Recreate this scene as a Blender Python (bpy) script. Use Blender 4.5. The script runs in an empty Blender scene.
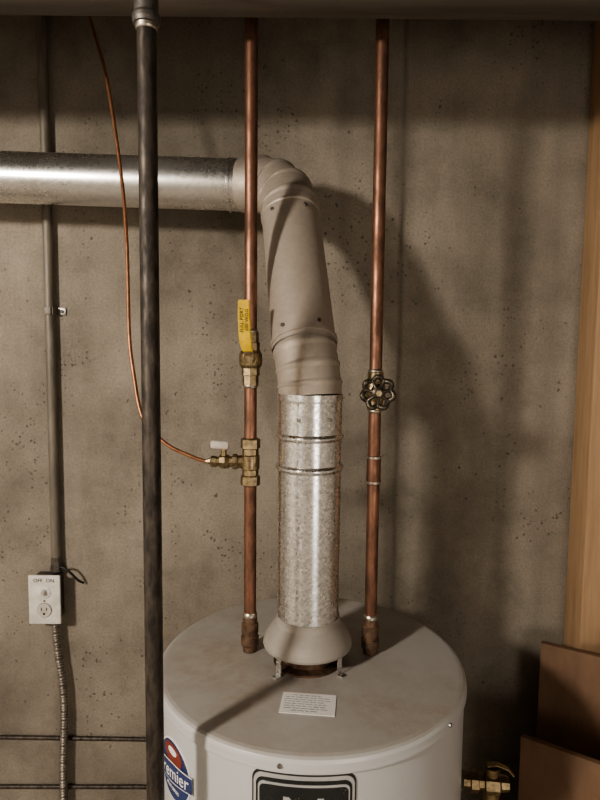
import bpy, bmesh, math, random
from mathutils import Vector, Matrix
random.seed(3)
S=bpy.context.scene
COL=S.collection
pi=math.pi
try: S.view_settings.look='AgX - Medium High Contrast'
except Exception: pass

# ---------------------------------------------------------------- materials
def newmat(name):
    m=bpy.data.materials.new(name); m.use_nodes=True
    nt=m.node_tree; b=nt.nodes['Principled BSDF']
    return m,nt,b
def N(nt,t,**k):
    n=nt.nodes.new(t)
    for a,v in k.items(): setattr(n,a,v)
    return n
def coord(nt,scale=(1,1,1)):
    tc=N(nt,'ShaderNodeTexCoord'); mp=N(nt,'ShaderNodeMapping')
    mp.inputs['Scale'].default_value=scale
    nt.links.new(tc.outputs['Object'],mp.inputs['Vector']); return mp.outputs['Vector']
def noise(nt,vec,scale,detail=4,rough=.6):
    n=N(nt,'ShaderNodeTexNoise'); n.inputs['Scale'].default_value=scale
    n.inputs['Detail'].default_value=detail; n.inputs['Roughness'].default_value=rough
    nt.links.new(vec,n.inputs['Vector']); return n.outputs['Fac']
def ramp(nt,fac,stops):
    r=N(nt,'ShaderNodeValToRGB'); e=r.color_ramp.elements
    while len(e)<len(stops): e.new(.5)
    for i,(p,c) in enumerate(stops):
        e[i].position=p; e[i].color=(c[0],c[1],c[2],1) if not isinstance(c,(int,float)) else (c,c,c,1)
    nt.links.new(fac,r.inputs['Fac']); return r.outputs['Color']
def mix(nt,fac,a,b,mode='MIX'):
    m=N(nt,'ShaderNodeMix',data_type='RGBA',blend_type=mode)
    for k,v in ((0,fac),(6,a),(7,b)):
        if isinstance(v,bpy.types.NodeSocket): nt.links.new(v,m.inputs[k])
        elif k==0: m.inputs[0].default_value=v
        else: m.inputs[k].default_value=(v[0],v[1],v[2],1)
    return m.outputs[2]
def bump(nt,b,h,strength=.3,dist=.002):
    n=N(nt,'ShaderNodeBump'); n.inputs['Strength'].default_value=strength
    n.inputs['Distance'].default_value=dist
    nt.links.new(h,n.inputs['Height']); nt.links.new(n.outputs['Normal'],b.inputs['Normal'])
def M(name,c1,c2=None,scale=30,rough=.5,metal=0,stretch=(1,1,1),bmp=0,lo=.35,hi=.65,rough2=None):
    m,nt,b=newmat(name); v=coord(nt,stretch)
    f=noise(nt,v,scale)
    c2=c2 or tuple(x*.7 for x in c1)
    nt.links.new(ramp(nt,f,[(lo,c2),(hi,c1)]),b.inputs['Base Color'])
    b.inputs['Metallic'].default_value=metal
    b.inputs['Roughness'].default_value=rough
    if rough2 is not None:
        nt.links.new(ramp(nt,f,[(lo,rough2),(hi,rough)]),b.inputs['Roughness'])
    if bmp: bump(nt,b,noise(nt,v,scale*4),bmp,.001)
    return m

def concrete(name,base=(.275,.240,.195),dark=(.185,.160,.128),seams=()):
    m,nt,b=newmat(name); v=coord(nt)
    big=noise(nt,v,1.9,5,.6); mid=noise(nt,v,7,8,.7); fine=noise(nt,v,170,3,.7)
    c=ramp(nt,big,[(.35,dark),(.5,base),(.68,tuple(x*1.15 for x in base))])
    c=mix(nt,.6,c,ramp(nt,mid,[(.33,(.55,.53,.51)),(.48,(.90,.89,.88)),(.66,(1.15,1.14,1.12))]),'MULTIPLY')
    c=mix(nt,.5,c,ramp(nt,fine,[(.35,(.6,.6,.6)),(.65,(1.05,1.05,1.05))]),'MULTIPLY')
    vs=coord(nt,(6,1,.5)); st=noise(nt,vs,1.3,4,.6)
    c=mix(nt,.4,c,ramp(nt,st,[(.38,(.66,.64,.62)),(.6,(1.05,1.05,1.05))]),'MULTIPLY')
    sx=N(nt,'ShaderNodeSeparateXYZ'); nt.links.new(v,sx.inputs[0])
    def mth(op,a,b2,clamp=False):
        n=N(nt,'ShaderNodeMath',operation=op,use_clamp=clamp)
        for i,z in enumerate((a,b2)):
            if isinstance(z,bpy.types.NodeSocket): nt.links.new(z,n.inputs[i])
            elif z is not None: n.inputs[i].default_value=z
        return n.outputs[0]
    for s,w,amt in seams:
        wob=mth('MULTIPLY',noise(nt,v,4,3,.6),.012)
        dd=mth('ABSOLUTE',mth('SUBTRACT',mth('ADD',sx.outputs[0],wob),s+.006),None)
        k=mth('SUBTRACT',1.0,mth('DIVIDE',dd,w),True)
        k=mth('MULTIPLY',k,ramp(nt,mid,[(.35,.2),(.6,1.0)]))
        c=mix(nt,mth('MULTIPLY',k,amt),c,(.07,.058,.045))
    def holes(scale,rmax,p0,k,warp,seedoff):
        vo=N(nt,'ShaderNodeTexVoronoi'); vo.inputs['Scale'].default_value=scale
        dv=N(nt,'ShaderNodeVectorMath',operation='ADD')
        nz=N(nt,'ShaderNodeTexNoise'); nz.inputs['Scale'].default_value=scale*1.6
        nt.links.new(v,nz.inputs['Vector'])
        sc=N(nt,'ShaderNodeVectorMath',operation='SCALE'); sc.inputs['Scale'].default_value=warp
        nt.links.new(nz.outputs['Color'],sc.inputs[0]); nt.links.new(v,dv.inputs[0]); nt.links.new(sc.outputs[0],dv.inputs[1])
        nt.links.new(dv.outputs[0],vo.inputs['Vector'])
        sep=N(nt,'ShaderNodeSeparateColor'); nt.links.new(vo.outputs['Color'],sep.inputs[0])
        gate=ramp(nt,sep.outputs[0],[(p0,0.0),(1.0,rmax)])
        patch=ramp(nt,noise(nt,v,2.6+seedoff,3,.6),[(.44,0.15),(.62,1.0)])
        d=mth('SUBTRACT',mth('MULTIPLY',gate,patch),vo.outputs['Distance'])
        return mth('MULTIPLY',d,float(k),True)
    H=mth('MAXIMUM',holes(50,.30,.58,10,.024,0),holes(110,.50,.48,7,.01,.7))
    c=mix(nt,mth('MULTIPLY',H,.75),c,(.06,.05,.041))
    nt.links.new(c,b.inputs['Base Color']); b.inputs['Roughness'].default_value=.9
    bump(nt,b,mth('SUBTRACT',fine,H),.5,.003)
    return m
def galv(name,base=(.62,.61,.58),scale=170,rough=.28,dust=None,lo=.6,hi=1.15,rl=.8,rh=1.3,bm_=.04,aniso=None):
    m,nt,b=newmat(name); v=coord(nt)
    vo=N(nt,'ShaderNodeTexVoronoi'); vo.inputs['Scale'].default_value=scale; nt.links.new(v,vo.inputs['Vector'])
    sep=N(nt,'ShaderNodeSeparateColor'); nt.links.new(vo.outputs['Color'],sep.inputs[0])
    c=ramp(nt,sep.outputs[0],[(0,tuple(x*lo for x in base)),(1,tuple(min(1,x*hi) for x in base))])
    r=ramp(nt,sep.outputs[1],[(0,rough*rl),(1,rough*rh)])
    b.inputs['Metallic'].default_value=1
    if dust:
        f=ramp(nt,noise(nt,v,5,5,.55),[(.3,dust[1]),(.7,dust[2])])
        c=mix(nt,f,c,dust[0])
        nt.links.new(mix(nt,f,(1,1,1),(.0,.0,.0)),b.inputs['Metallic'])
        r=mix(nt,f,r,(.75,.75,.75))
    nt.links.new(c,b.inputs['Base Color']); nt.links.new(r,b.inputs['Roughness'])
    if aniso is not None:
        tg=N(nt,'ShaderNodeTangent',direction_type='RADIAL',axis='Z')
        nt.links.new(tg.outputs[0],b.inputs['Tangent'])
        b.inputs['Anisotropic'].default_value=aniso; b.inputs['Anisotropic Rotation'].default_value=.25
    if not dust: bump(nt,b,sep.outputs[2],bm_,.0003)
    return m
def wood(name,c1,c2,stretch,scale=6):
    m,nt,b=newmat(name); v=coord(nt,stretch)
    f=noise(nt,v,scale,6,.65)
    nt.links.new(ramp(nt,f,[(.3,c2),(.65,c1)]),b.inputs['Base Color'])
    b.inputs['Roughness'].default_value=.75; bump(nt,b,f,.25,.002)
    return m

m_conc=concrete('concrete_wall',seams=((.245,.010,.8),(.10,.03,.3),(-.62,.02,.3),(.62,.03,.2)))
m_side=M('painted_block_wall',(.60,.56,.50),(.52,.48,.43),4,.85)
m_floor=concrete('concrete_floor',(.42,.38,.33),(.3,.27,.23))
m_copper=M('aged_copper',(.30,.155,.103),(.12,.066,.046),55,.40,.85,(1,1,.35),rough2=.60)
m_copper2=M('soft_copper_tube',(.42,.20,.11),(.26,.125,.07),60,.42,.75)
m_solder=M('solder',(.5,.46,.40),(.33,.28,.22),200,.4,1)
m_brass=M('brass_fitting',(.38,.30,.18),(.19,.145,.09),120,.38,1)
m_bronze=M('dark_handwheel',(.12,.10,.078),(.045,.038,.03),150,.42,.75)
m_brown=M('oxidised_fitting',(.20,.125,.082),(.09,.058,.04),90,.5,.65)
m_iron=M('black_iron',(.080,.064,.051),(.024,.019,.016),110,.45,.45,(1,1,.3),rough2=.65,bmp=.1)
m_irongrey=M('iron_coupling',(.17,.155,.14),(.08,.07,.06),60,.5,.7)
m_galv=galv('galvanised_steel',(.88,.87,.86),230,.32,lo=.72,hi=1.1,rl=.75,rh=1.2,bm_=.05,aniso=.75)
m_galvh=galv('galvanised_duct',(.70,.68,.65),150,.25,((.17,.13,.095),.02,.14),.93,1.05,.9,1.1)
m_dusty=galv('dusty_duct',(.55,.49,.43),150,.36,((.265,.212,.165),.38,.72),.92,1.06)
m_hood=galv('dusty_draft_hood',(.5,.47,.43),150,.4,((.28,.245,.21),.5,.78),.94,1.06)
m_yellow=M('yellow_vinyl',(.70,.47,.03),(.5,.32,.02),60,.5)
m_black=M('black_paint',(.02,.02,.02),(.012,.012,.012),60,.5)
m_white=M('white_plastic',(.66,.62,.57),(.5,.47,.42),40,.45)
m_beige=M('beige_lever',(.50,.46,.40),(.40,.36,.31),60,.5)
m_cond=M('conduit_grey',(.21,.185,.15),(.13,.112,.09),50,.55,.3,(1,1,.2))
m_flex=M('flex_conduit_steel',(.25,.22,.185),(.14,.12,.1),80,.45,.6)
m_paper=M('paper_label',(.74,.72,.69),(.66,.63,.6),30,.7)
m_print=M('label_print',(.22,.22,.23),(.17,.17,.17),30,.7)
m_navy=M('navy_badge',(.025,.045,.14),(.02,.03,.10),30,.3)
m_red=M('red_badge',(.22,.045,.03),(.15,.03,.02),30,.35)
m_silver=M('silver_trim',(.62,.61,.6),(.5,.5,.5),30,.3,.5)
m_plaq=M('black_plaque',(.018,.02,.02),(.012,.013,.014),30,.25)
m_stud=wood('pine_stud',(.42,.275,.16),(.29,.18,.10),(22,22,1.2),3)
m_joist=wood('aged_joist',(.12,.10,.08),(.065,.053,.042),(1,14,14),3)
m_ply=wood('brown_board',(.195,.112,.065),(.12,.069,.04),(3,3,1.2),4)
m_sub=wood('subfloor_wood',(.22,.17,.12),(.14,.1,.07),(1,6,1),3)
m_screw=M('screw_steel',(.40,.37,.34),(.25,.23,.21),100,.4,1)

def enamel():
    m,nt,b=newmat('white_enamel'); v=coord(nt)
    ge=N(nt,'ShaderNodeNewGeometry'); sx=N(nt,'ShaderNodeSeparateXYZ'); nt.links.new(ge.outputs['Normal'],sx.inputs[0])
    up=ramp(nt,sx.outputs[2],[(.6,0.0),(.95,1.0)])
    f1=ramp(nt,noise(nt,v,5,6,.6),[(.38,.10),(.62,.8)])
    f2=ramp(nt,noise(nt,v,34,5,.75),[(.35,.55),(.6,1.0)])
    a=mix(nt,1,f1,f2,'MULTIPLY'); a=mix(nt,1,a,up,'MULTIPLY')
    c=mix(nt,up,(.46,.46,.455),(.38,.37,.355))
    c=mix(nt,a,c,(.29,.235,.18))
    nt.links.new(c,b.inputs['Base Color'])
    nt.links.new(mix(nt,a,(.32,.32,.32),(.75,.75,.75)),b.inputs['Roughness'])
    return m
m_enamel=enamel()

# ---------------------------------------------------------------- mesh helpers
def group(name,loc):
    e=bpy.data.objects.new(name,None); e.location=loc; e.empty_display_size=.05
    COL.objects.link(e); return e
def finish(bm,name,mat,parent=None,smooth=40):
    bmesh.ops.recalc_face_normals(bm,faces=bm.faces)
    me=bpy.data.meshes.new(name); bm.to_mesh(me); bm.free()
    if mat: me.materials.append(mat)
    if smooth:
        for p in me.polygons: p.use_smooth=True
        try: me.set_sharp_from_angle(angle=math.radians(smooth))
        except Exception: pass
    o=bpy.data.objects.new(name,me); COL.objects.link(o)
    if parent:
        o.parent=parent; o.location=-Vector(parent.location)
    return o
def support(prof):
    """insert holding rings so long straight walls keep straight normals"""
    out=[prof[0]]
    for (r0,t0),(r1,t1) in zip(prof,prof[1:]):
        L=math.hypot(r1-r0,t1-t0)
        if L>.004 and r0>1e-6 and r1>1e-6:
            e=min(.0008,L*.15)/L
            for k in (e,1-e): out.append((r0+(r1-r0)*k,t0+(t1-t0)*k))
        out.append((r1,t1))
    return out
def lathe(name,prof,origin,axis,mat,parent=None,segs=40,smooth=40):
    """prof: list of (radius, distance along axis)"""
    prof=support(prof)
    ax=Vector(axis).normalized(); o=Vector(origin)
    q=Vector((0,0,1)).rotation_difference(ax).to_matrix()
    bm=bmesh.new(); rings=[]
    for r,t in prof:
        if r<1e-6: rings.append([bm.verts.new(o+q@Vector((0,0,t)))]); continue
        rings.append([bm.verts.new(o+q@Vector((r*math.cos(2*pi*i/segs),r*math.sin(2*pi*i/segs),t))) for i in range(segs)])
    for a,b in zip(rings,rings[1:]):
        for i in range(segs):
            j=(i+1)%segs
            if len(a)==1 and len(b)==1: continue
            if len(a)==1: bm.faces.new((a[0],b[i],b[j]))
            elif len(b)==1: bm.faces.new((a[i],a[j],b[0]))
            else: bm.faces.new((a[i],a[j],b[j],b[i]))
    if len(rings[0])>1: bm.faces.new(rings[0][::-1])
    if len(rings[-1])>1: bm.faces.new(rings[-1])
    return finish(bm,name,mat,parent,smooth)
def cyl(name,p0,p1,r,mat,parent=None,segs=32,bev=0.0,smooth=40):
    p0=Vector(p0);p1=Vector(p1);L=(p1-p0).length
    if bev: prof=[(r-bev,0),(r,bev),(r,L-bev),(r-bev,L)]
    else: prof=[(r,0),(r,L)]
    return lathe(name,prof,p0,p1-p0,mat,parent,segs,smooth)
def sweep(name,pts,rad,mat,parent=None,segs=16,closed=False,smooth=50,caps=True,hold=False):
    pts=[Vector(p) for p in pts]
    if hold:
        P=[pts[0]];Q=[rad[0]]
        for a,b,ra,rb in zip(pts,pts[1:],rad,rad[1:]):
            L=(b-a).length
            if L>.004:
                e=.0008/L
                for k in (e,1-e): P.append(a.lerp(b,k)); Q.append(ra+(rb-ra)*k)
            P.append(b);Q.append(rb)
        pts,rad=P,Q
    n=len(pts); bm=bmesh.new(); rings=[]
    def tan(i):
        if closed: return (pts[(i+1)%n]-pts[i-1]).normalized()
        return (pts[min(i+1,n-1)]-pts[max(i-1,0)]).normalized()
    t=tan(0); u=t.orthogonal().normalized()
    for i in range(n):
        t2=tan(i); u=(t.rotation_difference(t2)@u); u=(u-t2*u.dot(t2)).normalized(); t=t2
        w=t.cross(u); r=rad[i] if isinstance(rad,(list,tuple)) else rad
        rings.append([bm.verts.new(pts[i]+(u*math.cos(2*pi*k/segs)+w*math.sin(2*pi*k/segs))*r) for k in range(segs)])
    pr=list(zip(rings,rings[1:]))
    if closed: pr.append((rings[-1],rings[0]))
    for a,b in pr:
        for k in range(segs):
            j=(k+1)%segs; bm.faces.new((a[k],a[j],b[j],b[k]))
    if not closed and caps: bm.faces.new(rings[0][::-1]); bm.faces.new(rings[-1])
    return finish(bm,name,mat,parent,smooth)
def catmull(P,n=12):
    P=[Vector(p) for p in P]; P=[P[0]*2-P[1]]+P+[P[-1]*2-P[-2]]; out=[]
    for i in range(1,len(P)-2):
        a,b,c,d=P[i-1:i+3]
        for k in range(n):
            t=k/n
            out.append(.5*((2*b)+(c-a)*t+(2*a-5*b+4*c-d)*t*t+(3*b-a-3*c+d)*t**3))
    out.append(P[-2]); return out
def box(name,c,size,mat,parent=None,rot=None,bev=.0,seg=2,smooth=35):
    bm=bmesh.new(); bmesh.ops.create_cube(bm,size=1)
    bmesh.ops.scale(bm,vec=size,verts=bm.verts)
    if bev: bmesh.ops.bevel(bm,geom=bm.edges[:],offset=bev,segments=seg,affect='EDGES',profile=.5)
    if rot is not None: bmesh.ops.transform(bm,matrix=rot.to_4x4(),verts=bm.verts)
    bmesh.ops.translate(bm,vec=c,verts=bm.verts)
    return finish(bm,name,mat,parent,smooth)
def R(ax,deg): return Matrix.Rotation(math.radians(deg),3,ax)
def text(name,s,size,loc,rotm,mat,parent,ext=.0002,bend=None):
    cu=bpy.data.curves.new(name,'FONT'); cu.body=s; cu.size=size; cu.extrude=ext
    cu.align_x='CENTER'; cu.align_y='CENTER'; cu.resolution_u=2
    t=bpy.data.objects.new(name+'_tmp',cu); COL.objects.link(t)
    dg=bpy.context.evaluated_depsgraph_get(); dg.update()
    me=bpy.data.meshes.new_from_object(t.evaluated_get(dg)); bpy.data.objects.remove(t)
    me.materials.clear(); me.materials.append(mat)
    for v in me.vertices:
        v.co=bend(v.co) if bend else rotm@v.co+Vector(loc)
    o=bpy.data.objects.new(name,me); COL.objects.link(o); o.parent=parent; o.location=-Vector(parent.location)
    return o

# ---------------------------------------------------------------- room shell
WY=1.5
box('wall_back',(0,WY+.1,1.31),(5.4,.2,2.62),m_conc)
box('wall_left',(-2.7,-.7,1.31),(.2,4.4,2.62),m_side)
box('wall_right',(2.7,-.7,1.31),(.2,4.4,2.62),m_side)
box('wall_front',(0,-2.9,1.31),(5.2,.2,2.62),m_side)
box('floor',(0,-.7,-.05),(5.6,4.8,.1),m_floor)
box('ceiling',(0,-.7,2.64),(5.6,4.8,.04),m_sub)
for y in (.97,.50,-.15,-.95,-1.35,-1.75,-2.15,-2.6):
    box('floor_joist',(0,y,2.48),(5.19,.06,.278),m_joist,bev=.003)

# ---------------------------------------------------------------- water heater
TX,TY,TR,TZ=.025,1.07,.279,1.25
wh=group('water_heater',(TX,TY,0))
C=Vector((TX,TY,0))
lathe('jacket',[(TR-.004,.06),(TR-.003,.08),(TR-.003,TZ-.02)],C,(0,0,1),m_enamel,wh,128)
lathe('top_cap',[(TR-.003,TZ-.024),(TR+.0005,TZ-.024),(TR+.0015,TZ-.021),(TR+.0005,TZ-.018),(TR,TZ-.009),(TR-.002,TZ-.004),(TR-.006,TZ-.0012),(TR-.012,TZ),(.15,TZ+.001),(0,TZ+.0015)],C,(0,0,1),m_enamel,wh,128,60)
lathe('base_ring',[(TR-.01,.03),(TR+.002,.03),(TR+.002,.062),(TR-.004,.066)],C,(0,0,1),m_black,wh,96)
for i in range(3):
    a=2*pi*i/3+.5
    cyl('leg_%d'%i,C+Vector((.22*math.cos(a),.22*math.sin(a),0)),C+Vector((.22*math.cos(a),.22*math.sin(a),.05)),.02,m_black,wh)
def onside(ang,z,out=0):  # ang degrees from -Y toward +X
    a=math.radians(ang); return Vector((TX+(TR-.003+out)*math.sin(a),TY-(TR-.003+out)*math.cos(a),z))
for a in (-70,50,-10,130):
    cyl('cap_screw_%d'%(a%360),onside(a,TZ-.0135,.001),onside(a,TZ-.0135,.006),.0035,m_screw,wh,8)
def patch(name,a0,a1,z0,z1,out,mat,rnd=.0,n=24,th=.001):
    bm=bmesh.new()
    w=math.radians(a1-a0)*TR; h=z1-z0; r=min(rnd,h/2,w/2)
    def zr(x):
        if r<=0: return 0,h
        e=0
        if x<r: e=r-math.sqrt(max(0,r*r-(r-x)**2))
        if x>w-r: e=r-math.sqrt(max(0,r*r-(x-(w-r))**2))
        return e,h-e
    xs=[w*(.5-.5*math.cos(pi*i/n)) for i in range(n+1)]
    F=[];B=[]
    for x in xs:
        lo,hi=zr(x); a=a0+math.degrees(x/TR)
        F.append([bm.verts.new(onside(a,z0+lo,out+th)),bm.verts.new(onside(a,z0+hi,out+th))])
        B.append([bm.verts.new(onside(a,z0+lo,out-.001)),bm.verts.new(onside(a,z0+hi,out-.001))])
    for i in range(n):
        bm.faces.new((F[i][0],F[i+1][0],F[i+1][1],F[i][1]))
        bm.faces.new((B[i][0],B[i+1][0],F[i+1][0],F[i][0]))
        bm.faces.new((F[i][1],F[i+1][1],B[i+1][1],B[i][1]))
    return finish(bm,name,mat,wh,30)
PA0,PA1=-18.5,12.5
patch('plaque_frame',PA0,PA1,1.02,1.2255,.0005,m_black,.014)
patch('plaque_outer_line',PA0+.5,PA1-.5,1.024,1.222,.0012,m_silver,.013)
patch('plaque_inner_line',PA0+1.3,PA1-1.3,1.030,1.216,.0020,m_plaq,.011)
patch('plaque_border',PA0+2.0,PA1-2.0,1.036,1.2105,.0029,m_silver,.008)
patch('plaque_panel',PA0+2.5,PA1-2.5,1.039,1.207,.0038,m_plaq,.007)
def bendtext(ang,z,out):
    def f(co): 
        a=ang+math.degrees(co.x/TR); return onside(a,z+co.y,out+co.z)
    return f
text('plaque_mark','M',.09,None,None,m_silver,wh,bend=bendtext((PA0+PA1)/2,1.158,.0052))
text('plaque_text','ENERGY SAVER',.012,None,None,m_silver,wh,bend=bendtext((PA0+PA1)/2,1.09,.0052))
bz=1.148
def disc(name,ang,z,rx,rz,out,mat):
    bm=bmesh.new(); n=48
    c=bm.verts.new(onside(ang,z,out))
    f=[bm.verts.new(onside(ang+math.degrees(rx*math.cos(2*pi*i/n)/TR),z+rz*math.sin(2*pi*i/n),out)) for i in range(n)]
    b=[bm.verts.new(onside(ang+math.degrees(rx*math.cos(2*pi*i/n)/TR),z+rz*math.sin(2*pi*i/n),out-.002)) for i in range(n)]
    for i in range(n):
        j=(i+1)%n; bm.faces.new((c,f[i],f[j])); bm.faces.new((f[i],b[i],b[j],f[j]))
    return finish(bm,name,mat,wh,30)
BA=-53
disc('badge_rim',BA,bz,.052,.050,.0015,m_paper)
disc('badge_field',BA,bz,.049,.047,.0022,m_navy)
disc('badge_crown',BA,bz+.026,.030,.018,.0029,m_red)
disc('badge_crown_snow',BA,bz+.032,.014,.006,.0034,m_paper)
def tiltband(ang,z,out,hh,mat,nm):
    bm=bmesh.new(); n=20; top=[];bot=[]
    for i in range(n+1):
        x=-.058+.116*i/n; y=.12*x
        h=hh*(1-.2*abs(x)/.058)
        a=ang+math.degrees(x/TR)
        top.append(bm.verts.new(onside(a,z+y+h,out))); bot.append(bm.verts.new(onside(a,z+y-h,out)))
    for i in range(n): bm.faces.new((bot[i],bot[i+1],top[i+1],top[i]))
    return finish(bm,nm,mat,wh,30)
tiltband(BA,bz-.003,.0037,.0175,m_paper,'badge_band_edge')
tiltband(BA,bz-.003,.0042,.0155,m_navy,'badge_band')
def bt(co):
    x=co.x; return onside(BA+math.degrees(x/TR),bz-.003+co.y+.12*x,.0046+co.z)
text('badge_script','Premier',.031,None,None,m_paper,wh,bend=bt)
text('badge_small','PLUS SERIES',.008,None,None,m_paper,wh,bend=bendtext(BA,bz-.030,.003))
# top label
lr=R('Z',-6)
box('rating_label',(.018,.918,TZ+.0016),(.088,.056,.0012),m_paper,wh,lr)
for i in range(8):
    w=.074 if i not in (0,7) else .05
    p=Vector((.018,.918,0))+lr@Vector((random.uniform(-.003,.0),.021-i*.006,0))
    x=-w/2
    while x<w/2:
        l=random.uniform(.004,.012)
        if x+l>w/2: break
        q=p+lr@Vector((x+l/2,0,0))
        box('label_line',(q.x,q.y,TZ+.0024),(l,.0014,.0005),m_print,wh,lr)
        x+=l+.002
FX,FY=.018,1.055
lathe('flue_collar',[(.062,TZ),(.062,TZ+.005),(.046,TZ+.007),(.045,TZ+.024),(.041,TZ+.024),(.04,TZ+.006)],(FX,FY,0),(0,0,1),m_brown,wh,48)

# draft hood
dh=group('draft_hood',(FX,FY,TZ))
HS=.006
prof=[(.076,.030),(.080,.029),(.081,.033),(.079,.041),(.073,.052),(.065,.063),(.059,.071),(.0575,.078),(.0575,.084),(.053,.084),(.055,.07),(.070,.046),(.076,.030)]
lathe('hood_skirt',[(r,TZ+z+HS) for r,z in prof],(FX,FY,0),(0,0,1),m_hood,dh,64)
lathe('hood_baffle',[(.0,TZ+.034),(.046,TZ+.034),(.048,TZ+.036),(.0,TZ+.037)],(FX,FY,0),(0,0,1),m_brown,dh,40)
for i,a in enumerate((-42,48,130,-130)):
    d=Vector((math.sin(math.radians(a)),-math.cos(math.radians(a)),0)); t=Vector((-d.y,d.x,0))
    rm=Matrix((t,d,Vector((0,0,1)))).transposed()
    p=Vector((FX,FY,0))+d*.075
    box('leg_%d'%i,(p.x,p.y,TZ+.021),(.011,.0018,.040),m_galv,dh,rm)
    p2=p+d*.005
    box('foot_%d'%i,(p2.x,p2.y,TZ+.0025),(.011,.012,.0018),m_galv,dh,rm)

# ---------------------------------------------------------------- flue pipe
fp=group('flue_pipe',(FX,FY,1.34))
RR=.0565
def bead(z): return [(RR,z-.006),(RR+.003,z-.003),(RR+.004,z),(RR+.003,z+.003),(RR,z+.006)]
prof=[(0,0.0),(RR-.001,0.0)]
for z in (1.612,1.667): prof+=bead(z-1.33)
prof+=[(RR,.398),(RR+.0015,.401),(RR+.0015,.412),(RR-.004,.412)]
# the riser object sits at the pipe axis so the rolled-sheet grain follows it
rs=lathe('riser_section',prof,(0,0,0),(0,0,1),m_galv,fp,96,50); rs.location=Vector((FX,FY,1.33))-Vector(fp.location)
P0=Vector((FX,FY,1.738)); P1=Vector((.008,1.072,1.815)); P2=Vector((-.024,1.235,2.10))
d1=(P2-P1).normalized()
def gores(name,path,r,mat,ridge=.0022):
    """segmented elbow: straight gores joined by raised ridges"""
    path=[Vector(p) for p in path]
    pts=[];rad=[]
    for i,p in enumerate(path):
        if 0<i<len(path)-1:
            a=(path[i]-path[i-1]).normalized(); b=(path[i+1]-path[i]).normalized(); 
            for off,rr in ((-.0045,0),(-.0035,0),(-.0015,ridge),(.0015,ridge),(.0035,0),(.0045,0)):
                d=a if off<0 else b
                pts.append(p+d*off); rad.append(r+rr)
        else: pts.append(p); rad.append(r)
    return sweep(name,pts,rad,mat,fp,64,smooth=60,caps=False)
gores('offset_elbow',[P0,(FX-.001,FY+.002,1.757),(FX-.0045,FY+.007,1.785),P1,P1+d1*.02],RR-.0008,m_dusty)
LN=(P2-P1).length
sp=[];sr=[]
for t,e in ((.004,.002),(.012,.002),(.0125,.0038),(.0195,.0038),(.0201,.001),(LN-.026,.001),(LN-.0245,.0035),(LN-.0205,.0035),(LN-.019,.001),(LN,.001)):
    sp.append(P1+d1*t); sr.append(RR+e)
sweep('offset_section',sp,sr,m_dusty,fp,64,smooth=60,caps=False,hold=True)
E1=Vector((-.125,1.325,2.168)); Cc=Vector((-.036,1.298,2.172))
q=[]
for k in range(5):
    t=k/4; q.append(P2*(1-t)**2+Cc*2*t*(1-t)+E1*t*t)
q=[P2-d1*.012]+q[0:]
gores('upper_elbow',q,RR+.0005,m_dusty,.003)
H1=Vector((-.12,1.325,2.168)); H2=Vector((-2.55,1.37,2.235)); hd=(H2-H1).normalized()
RH=.0535
sweep('horizontal_run',[H1,H1+hd*.03,H1+hd*.031,H1+hd*.036,H1+hd*.037,H1+hd*.61,H1+hd*.611,H1+hd*.62,H1+hd*.621,H2],[RH+.001,RH+.001,RH+.003,RH+.003,RH,RH,RH+.002,RH+.002,RH,RH],m_galvh,fp,64,smooth=60,hold=True)
side=d1.cross(Vector((0,-1,0))).normalized()
fr=(Vector((0,-1,0))-d1*Vector((0,-1,0)).dot(d1)).normalized()
for s,nm in ((P1+d1*.03,'a'),(P2-d1*.04,'b')):
    for k,an in enumerate((-35,30)):
        o=(fr*math.cos(math.radians(an))+side*math.sin(math.radians(an)))
        cyl('sheet_screw_%s%d'%(nm,k),s+o*(RR),s+o*(RR+.005),.0035,m_screw,fp,8)
for an in (-20,35):
    o=Vector((math.sin(math.radians(an)),-math.cos(math.radians(an)),0))
    cyl('riser_screw_%d'%(an%360),Vector((FX,FY,1.70))+o*RR,Vector((FX,FY,1.70))+o*(RR+.004),.003,m_screw,fp,8)

# ---------------------------------------------------------------- copper lines
PR=.0114
def line(x,y,rings,name,segs):
    g=group(name,(x,y,TZ))
    for i,(z0,z1) in enumerate(segs):
        cyl('riser_%d'%i,(x,y,z0),(x,y,z1),PR,m_copper,g,32)
    b0=TZ+.0018
    lathe('dielectric_nipple',[(.0135,b0),(.0135,TZ+.012),(.0160,TZ+.013),(.0168,TZ+.016),(.0168,TZ+.030),(.0145,TZ+.032),(.0145,TZ+.037),(.0160,TZ+.038),(.0160,TZ+.054),(.0138,TZ+.056),(.0134,TZ+.068),(PR,TZ+.070)],(x,y,0),(0,0,1),m_brown,g,32,25)
    lathe('solder_ring',[(.0133,TZ+.068),(.0140,TZ+.070),(.0136,TZ+.074),(PR,TZ+.077)],(x,y,0),(0,0,1),m_solder,g,32)
    for i,(z0,z1) in enumerate(rings):
        lathe('coupling_%d'%i,[(PR,z0),(PR+.0018,z0),(PR+.0018,z1),(PR,z1)],(x,y,0),(0,0,1),m_copper,g,32)
        for z in (z0,z1):
            lathe('solder_%d'%i,[(PR,z-.004),(PR+.0026,z-.0018),(PR+.0026,z+.0018),(PR,z+.003)],(x,y,0),(0,0,1),m_solder,g,32)
    return g
MX,MY=-.090,1.088
RX,RY=.136,1.083
TZ2=1.612
GZ=1.745
line(MX,MY,[],'copper_water_pipe',[(TZ+.055,TZ2-.044),(TZ2+.044,1.7525),(1.8485,2.61)])
line(RX,RY,[(1.578,1.624)],'copper_water_pipe',[(TZ+.055,GZ-.0335),(GZ+.0335,2.61)])

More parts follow.
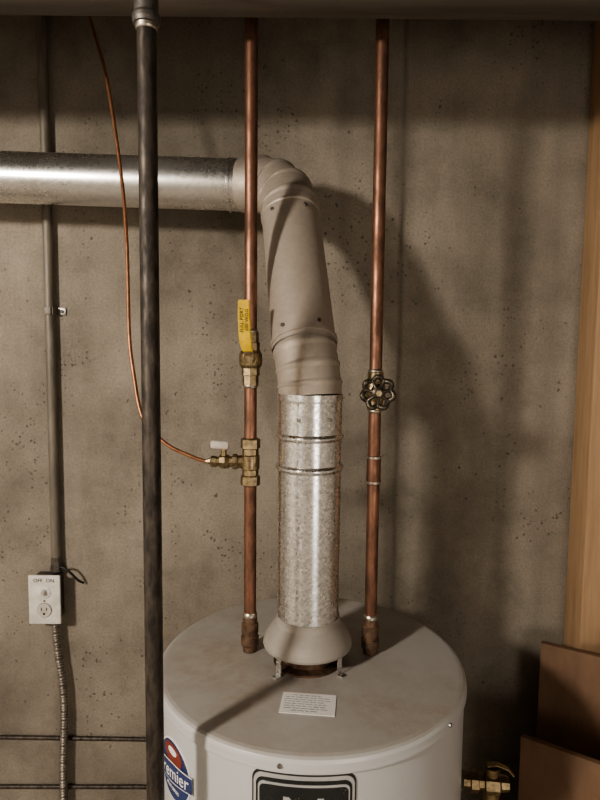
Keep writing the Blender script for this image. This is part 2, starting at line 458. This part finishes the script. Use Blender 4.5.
bv=group('ball_valve',(MX,MY,1.80))
lathe('valve_body',[(PR,1.752),(.0145,1.753),(.0145,1.770),(.0165,1.771),(.0165,1.784),(.019,1.787),(.0205,1.800),(.019,1.813),(.0165,1.816),(.0165,1.830),(.0145,1.831),(.0145,1.848),(PR,1.849)],(MX,MY,0),(0,0,1),m_brass,bv,8,20)
lathe('body_barrel',[(.017,1.784),(.0205,1.79),(.0215,1.80),(.0205,1.81),(.017,1.816)],(MX,MY,0),(0,0,1),m_brass,bv,32)
for z in (1.752,1.850):
    lathe('solder_joint',[(PR,z-.004),(.0138,z-.001),(.0138,z+.001),(PR,z+.004)],(MX,MY,0),(0,0,1),m_solder,bv,24)
cyl('stem',(MX,MY-.018,1.80),(MX,MY-.040,1.80),.0075,m_brass,bv,24)
cyl('packing_nut',(MX,MY-.026,1.80),(MX,MY-.034,1.80),.0115,m_brass,bv,6)
cyl('handle_nut',(MX,MY-.040,1.80),(MX,MY-.048,1.80),.0075,m_brass,bv,6)
def strip(name,pts,w,th,mat,par,wdir=Vector((1,0,0))):
    bm=bmesh.new(); pts=[Vector(p) for p in pts]; n=len(pts); rs=[]
    for i,p in enumerate(pts):
        t=(pts[min(i+1,n-1)]-pts[max(0,i-1)]).normalized(); nn=t.cross(wdir).normalized()
        ww=w[i] if isinstance(w,list) else w
        rs.append([bm.verts.new(p+wdir*a*ww/2+nn*b*th/2) for a,b in ((-1,-1),(1,-1),(1,1),(-1,1))])
    for a,b in zip(rs,rs[1:]):
        for k in range(4): j=(k+1)%4; bm.faces.new((a[k],a[j],b[j],b[k]))
    bm.faces.new(rs[0][::-1]); bm.faces.new(rs[-1])
    bmesh.ops.bevel(bm,geom=[e for e in bm.edges],offset=th*.2,segments=2,affect='EDGES')
    return finish(bm,name,mat,par,40)
hy=MY-.040
strip('lever_steel',[(MX,hy,1.790),(MX,hy,1.812),(MX-.003,hy-.006,1.824),(MX-.006,hy-.012,1.836),(MX-.008,hy-.014,1.90)],[.016,.017,.016,.016,.014],.0025,m_brass,bv)
strip('lever_sleeve',[(MX-.0015,hy-.004,1.815),(MX-.0045,hy-.010,1.828),(MX-.006,hy-.013,1.845),(MX-.007,hy-.015,1.875),(MX-.0075,hy-.016,1.902)],[.018,.0205,.021,.021,.019],.006,m_yellow,bv)
text('lever_print','FULL PORT\n600 WOG',.0085,(MX-.0065,hy-.0192,1.868),R('Y',-90)@R('X',90),m_black,bv)

gv=group('gate_valve',(RX,RY,1.74))
lathe('valve_body',[(PR,GZ-.034),(.0145,GZ-.033),(.0145,GZ-.018),(.0165,GZ-.017),(.018,GZ-.008),(.019,GZ),(.018,GZ+.008),(.0165,GZ+.017),(.0145,GZ+.018),(.0145,GZ+.033),(PR,GZ+.034)],(RX,RY,0),(0,0,1),m_brass,gv,24)
for z in (GZ-.036,GZ+.036):
    lathe('solder_joint',[(PR,z-.004),(.0136,z-.001),(.0136,z+.001),(PR,z+.004)],(RX,RY,0),(0,0,1),m_solder,gv,24)
lathe('bonnet',[(.015,.0),(.015,.018),(.013,.019),(.013,.026),(.009,.028),(.009,.036),(.004,.037),(.004,.050)],(RX,RY,GZ),(0,-1,0),m_brass,gv,6,20)
wc=Vector((RX-.001,RY-.046,GZ))
pts=[];n=112
for i in range(n):
    a=2*pi*i/n; r=.0255+.0026*math.cos(7*a)
    pts.append(wc+Vector((r*math.sin(a),-.002*math.cos(7*a),r*math.cos(a))))
sweep('handwheel_rim',pts,.0046,m_bronze,gv,12,closed=True)
for i in range(7):
    a=2*pi*(i+.5)/7; d=Vector((math.sin(a),0,math.cos(a)))
    sweep('handwheel_spoke_%d'%i,[wc+d*.006+Vector((0,-.004,0)),wc+d*.014+Vector((0,-.001,0)),wc+d*.024],[.0042,.003,.0036],m_bronze,gv,10)
lathe('handwheel_hub',[(.010,-.003),(.0115,.0),(.0105,.006),(.008,.008),(.004,.008)],wc,(0,-1,0),m_bronze,gv,24)
cyl('handwheel_nut',wc+Vector((0,-.007,0)),wc+Vector((0,-.013,0)),.0055,m_brass,gv,6)

sv=group('branch_shutoff_valve',(MX,MY,TZ2))
lathe('tee_body',[(PR,TZ2-.045),(.0155,TZ2-.044),(.0180,TZ2-.042),(.0180,TZ2-.026),(.0150,TZ2-.024),(.0150,TZ2+.024),(.0180,TZ2+.026),(.0180,TZ2+.042),(.0155,TZ2+.044),(PR,TZ2+.045)],(MX,MY,0),(0,0,1),m_brass,sv,8,20)
lathe('tee_compression_nut',[(.015,TZ2-.014),(.017,TZ2-.012),(.017,TZ2+.012),(.015,TZ2+.014)],(MX,MY,0),(0,0,1),m_brass,sv,24)
lathe('branch_stub',[(.012,.010),(.012,.024),(.0145,.024),(.0145,.032),(.010,.033),(.010,.038),(.0125,.040),(.0135,.046),(.0125,.056),(.009,.058),(.009,.062),(.0105,.062),(.0105,.072),(.006,.074),(.004,.082)],(MX,MY,TZ2),(-1,0,0),m_brass,sv,8,20)
cyl('handle_stem',(MX-.049,MY,TZ2+.010),(MX-.049,MY,TZ2+.024),.0055,m_brass,sv,16)
box('lever',(MX-.056,MY-.002,TZ2+.031),(.034,.009,.015),m_beige,sv,R('Y',4),bev=.004,seg=3)

ct=group('copper_tubing',(-.33,1.15,1.9))
sweep('tube',catmull([(-.47,1.31,2.61),(-.435,1.29,2.48),(-.39,1.24,2.351),(-.352,1.20,2.153),(-.335,1.17,2.03),(-.3277,1.15,1.927),(-.321,1.13,1.84),(-.312,1.12,1.777),(-.29,1.10,1.69),(-.247,1.09,1.645),(-.201,1.088,1.622),(MX-.083,MY,TZ2)],10),.0036,m_copper2,ct,12)

# ---------------------------------------------------------------- black iron pipe
IX,IY=-.197,.79
ip=group('iron_gas_pipe',(IX,IY,0))
cyl('pipe',(IX,IY,0.001),(IX,IY,2.61),.0122,m_iron,ip,32)
cz=2.222
lathe('coupling',[(.0125,cz),(.0165,cz+.001),(.0175,cz+.006),(.0175,cz+.011),(.0152,cz+.014),(.0152,cz+.038),(.0175,cz+.04),(.0175,cz+.05),(.0125,cz+.051)],(IX,IY,0),(0,0,1),m_irongrey,ip,32)
lathe('joint_compound',[(.0125,cz-.006),(.014,cz-.004),(.0145,cz),(.0125,cz+.002)],(IX,IY,0),(0,0,1),m_solder,ip,24)
lathe('floor_flange',[(.035,0.001),(.035,.005),(.018,.008),(.018,.018),(.012,.019)],(IX,IY,0),(0,0,1),m_iron,ip,32)

# ---------------------------------------------------------------- conduit, outlet
CX=-.616
ec=group('electrical_conduit',(CX,1.483,1.3))
cyl('conduit',(CX,1.484,1.255),(CX,1.484,2.61),.0115,m_cond,ec,24)
lathe('box_connector',[(.013,1.247),(.0155,1.25),(.0155,1.262),(.0135,1.264),(.0135,1.285),(.0115,1.287)],(CX,1.484,0),(0,0,1),m_irongrey,ec,8)
for z in (1.905,):
    box('strap_tab',(CX+.024,1.497,z),(.022,.003,.018),m_screw,ec,bev=.0006)
    box('strap_band',(CX,1.4712,z),(.016,.0024,.018),m_cond,ec,bev=.0008)
    box('strap_side',(CX+.0125,1.484,z),(.002,.026,.018),m_cond,ec,bev=.0006)
    cyl('strap_screw',(CX+.026,1.4955,z),(CX+.026,1.492,z),.004,m_black,ec,8)
OX,OZ=-.634,1.187
ob=group('electrical_outlet',(OX,1.46,OZ))
box('device_box',(OX,1.478,OZ),(.062,.042,.112),m_irongrey,ob,bev=.003)
box('cover_plate',(OX,1.453,OZ),(.080,.007,.126),m_white,ob,bev=.003,seg=3)
py=1.4495
lathe('switch_yoke',[(.0001,0),(.0165,0),(.017,.001),(.015,.0025),(0,.0025)],(OX,py,OZ+.020),(0,-1,0),m_white,ob,32)
box('toggle',(OX+.001,py-.006,OZ+.022),(.010,.014,.009),m_beige,ob,R('X',20),bev=.002)
lathe('receptacle_gap',[(.0190,0),(.0190,.0006),(0,.0006)],(OX,py,OZ-.026),(0,-1,0),m_print,ob,40)
lathe('receptacle_face',[(.0175,0),(.0178,.002),(.0165,.0035),(0,.0035)],(OX,py,OZ-.026),(0,-1,0),m_beige,ob,40)
for dx,h in ((-.0065,.009),(.0065,.0075)):
    box('slot_%d'%(dx>0),(OX+dx,py-.0036,OZ-.022),(.0022,.0008,h),m_black,ob)
cyl('ground_hole',(OX,py-.003,OZ-.034),(OX,py-.0042,OZ-.034),.003,m_black,ob,16)
cyl('plate_screw',(OX,py,OZ-.002),(OX,py-.0015,OZ-.002),.003,m_screw,ob,12)
text('switch_marking','OFF  ON',.0135,(OX,py-.0005,OZ+.050),R('X',90),m_black,ob,ext=.0005)
pc=group('power_cord',(-.59,1.47,1.25))
sweep('cord',catmull([(CX+.012,1.475,1.258),(-.595,1.462,1.268),(-.581,1.460,1.262),(-.568,1.466,1.246),(-.558,1.476,1.228),(-.550,1.49,1.216)],8),.003,m_black,pc,10)
fx=group('flexible_conduit',(-.61,1.47,.8))
ax=catmull([(-.618,1.474,1.128),(-.617,1.474,1.09),(-.612,1.474,1.03),(-.603,1.474,.95),(-.601,1.474,.87),(-.605,1.474,.78),(-.608,1.474,.68),(-.606,1.474,.5),(-.60,1.474,.25),(-.60,1.474,.001)],40)
L=[0]
for a,b in zip(ax,ax[1:]): L.append(L[-1]+(b-a).length)
pts=[];rad=[];step=.0018;s=0;i=0
while s<L[-1]:
    while i<len(L)-2 and L[i+1]<s: i+=1
    t=(s-L[i])/max(1e-9,L[i+1]-L[i]); pts.append(ax[i].lerp(ax[i+1],t)); rad.append(.0088+.0016*math.sin(s/.0078*2*pi)); s+=step
sweep('spiral_armor',pts,rad,m_flex,fx,14)
lathe('connector',[(.012,0),(.014,.001),(.014,.014),(.0115,.016)],(-.618,1.474,1.134),(0,0,-1),m_irongrey,fx,8)

wp=group('wall_water_line',(-1.2,1.48,.8))
cyl('line',(-2.55,1.493,.803),(-.35,1.493,.792),.0055,m_iron,wp,16)
cyl('line_lower',(-2.55,1.493,.64),(-.35,1.493,.66),.0055,m_iron,wp,16)
for x in (-1.9,-1.1):
    box('clip_%d'%(x*-100),(x,1.489,.797),(.012,.020,.018),m_screw,wp,bev=.002)

# ---------------------------------------------------------------- relief valve at tank side
rv=group('drain_relief_valve',(.36,1.05,1.03))
rz=1.040
o=Vector((.304,1.03,rz))
lathe('body',[(.014,0),(.014,.012),(.020,.013),(.020,.026),(.015,.028),(.015,.036),(.021,.038),(.021,.062),(.015,.066),(.013,.080),(.0,.081)],o,(1,-.12,0),m_brass,rv,8,20)
cyl('outlet',o+Vector((.050,-.006,0)),o+Vector((.050,-.006,-.06)),.014,m_brass,rv,24)
cyl('discharge_pipe',o+Vector((.050,-.006,-.055)),o+Vector((.050,-.006,-.95)),.0112,m_copper,rv,24)
cyl('spring_housing',o+Vector((.050,-.006,.012)),o+Vector((.050,-.006,.030)),.013,m_brass,rv,24)
strip('test_lever',[o+Vector((.040,-.006,.033)),o+Vector((.058,-.006,.035)),o+Vector((.078,-.008,.028)),o+Vector((.088,-.008,.016))],.012,.003,m_brass,rv,Vector((0,1,0)))

# ---------------------------------------------------------------- timber at right
box('wall_stud',(.690+.07,1.455,1.31),(.14,.088,2.61),m_stud,bev=.002)
def vboard(name,a,b,length,h,th,mat):
    a=Vector((a[0],a[1],0)); d=(Vector((b[0],b[1],0))-a).normalized(); n=Vector((-d.y,d.x,0))
    rm=Matrix((d,n,Vector((0,0,1)))).transposed(); c=a+d*length/2+n*th/2
    return box(name,(c.x,c.y,h/2),(length,th,h),mat,None,rm,bev=.002)
vboard('plywood_board',(.59,1.40),(.70,1.335),.75,1.113,.018,m_ply)
vboard('plywood_board',(.492,1.25),(.607,1.172),.60,.975,.016,m_ply)

# ---------------------------------------------------------------- lights
LX,LY,LZ=-1.40,-.55,2.30
lb=group('ceiling_light_bulb',(LX,LY,LZ))
mb,nt,b=newmat('frosted_bulb_glass'); b.inputs['Base Color'].default_value=(.9,.85,.75,1)
b.inputs['Emission Color'].default_value=(1,.88,.72,1); b.inputs['Emission Strength'].default_value=15
BZ=LZ+.10
lathe('bulb',[(0,-.032),(.012,-.030),(.024,-.021),(.031,-.006),(.031,.008),(.024,.026),(.016,.042),(.014,.055),(0,.055)],(LX,LY,BZ),(0,0,1),mb,lb,32)
lathe('socket',[(.014,.056),(.022,.058),(.024,.10),(.05,.11),(.052,.125),(0,.125)],(LX,LY,BZ),(0,0,1),m_white,lb,32)
cyl('junction_box',(LX,LY,BZ+.125),(LX,LY,2.61),.05,m_irongrey,lb,8)
def plight(name,loc,e,col,r):
    ld=bpy.data.lights.new(name,'POINT'); ld.energy=e; ld.color=col; ld.shadow_soft_size=r
    lo=bpy.data.objects.new(name,ld); lo.location=loc; COL.objects.link(lo)
plight('bulb_light',(LX,LY,LZ),185,(1,.925,.82),.10)
plight('fill_light',(1.0,-1.3,1.35),42,(1,.93,.84),.35)  # added soft fill, not a real fixture; lifts the shadows and riser highlight

w=bpy.data.worlds.new('World'); S.world=w; w.use_nodes=True
w.node_tree.nodes['Background'].inputs[0].default_value=(.5,.45,.4,1)
w.node_tree.nodes['Background'].inputs[1].default_value=.05

# ---------------------------------------------------------------- camera
cd=bpy.data.cameras.new('camera'); cam=bpy.data.objects.new('camera',cd); COL.objects.link(cam)
cd.sensor_fit='VERTICAL'; cd.sensor_height=36; cd.lens=27; cd.clip_start=.02
cam.matrix_world=Matrix.Translation((0,0,1.822))@Matrix.Rotation(math.radians(85),4,'X')@Matrix.Rotation(math.radians(.56),4,'Z')
S.camera=cam
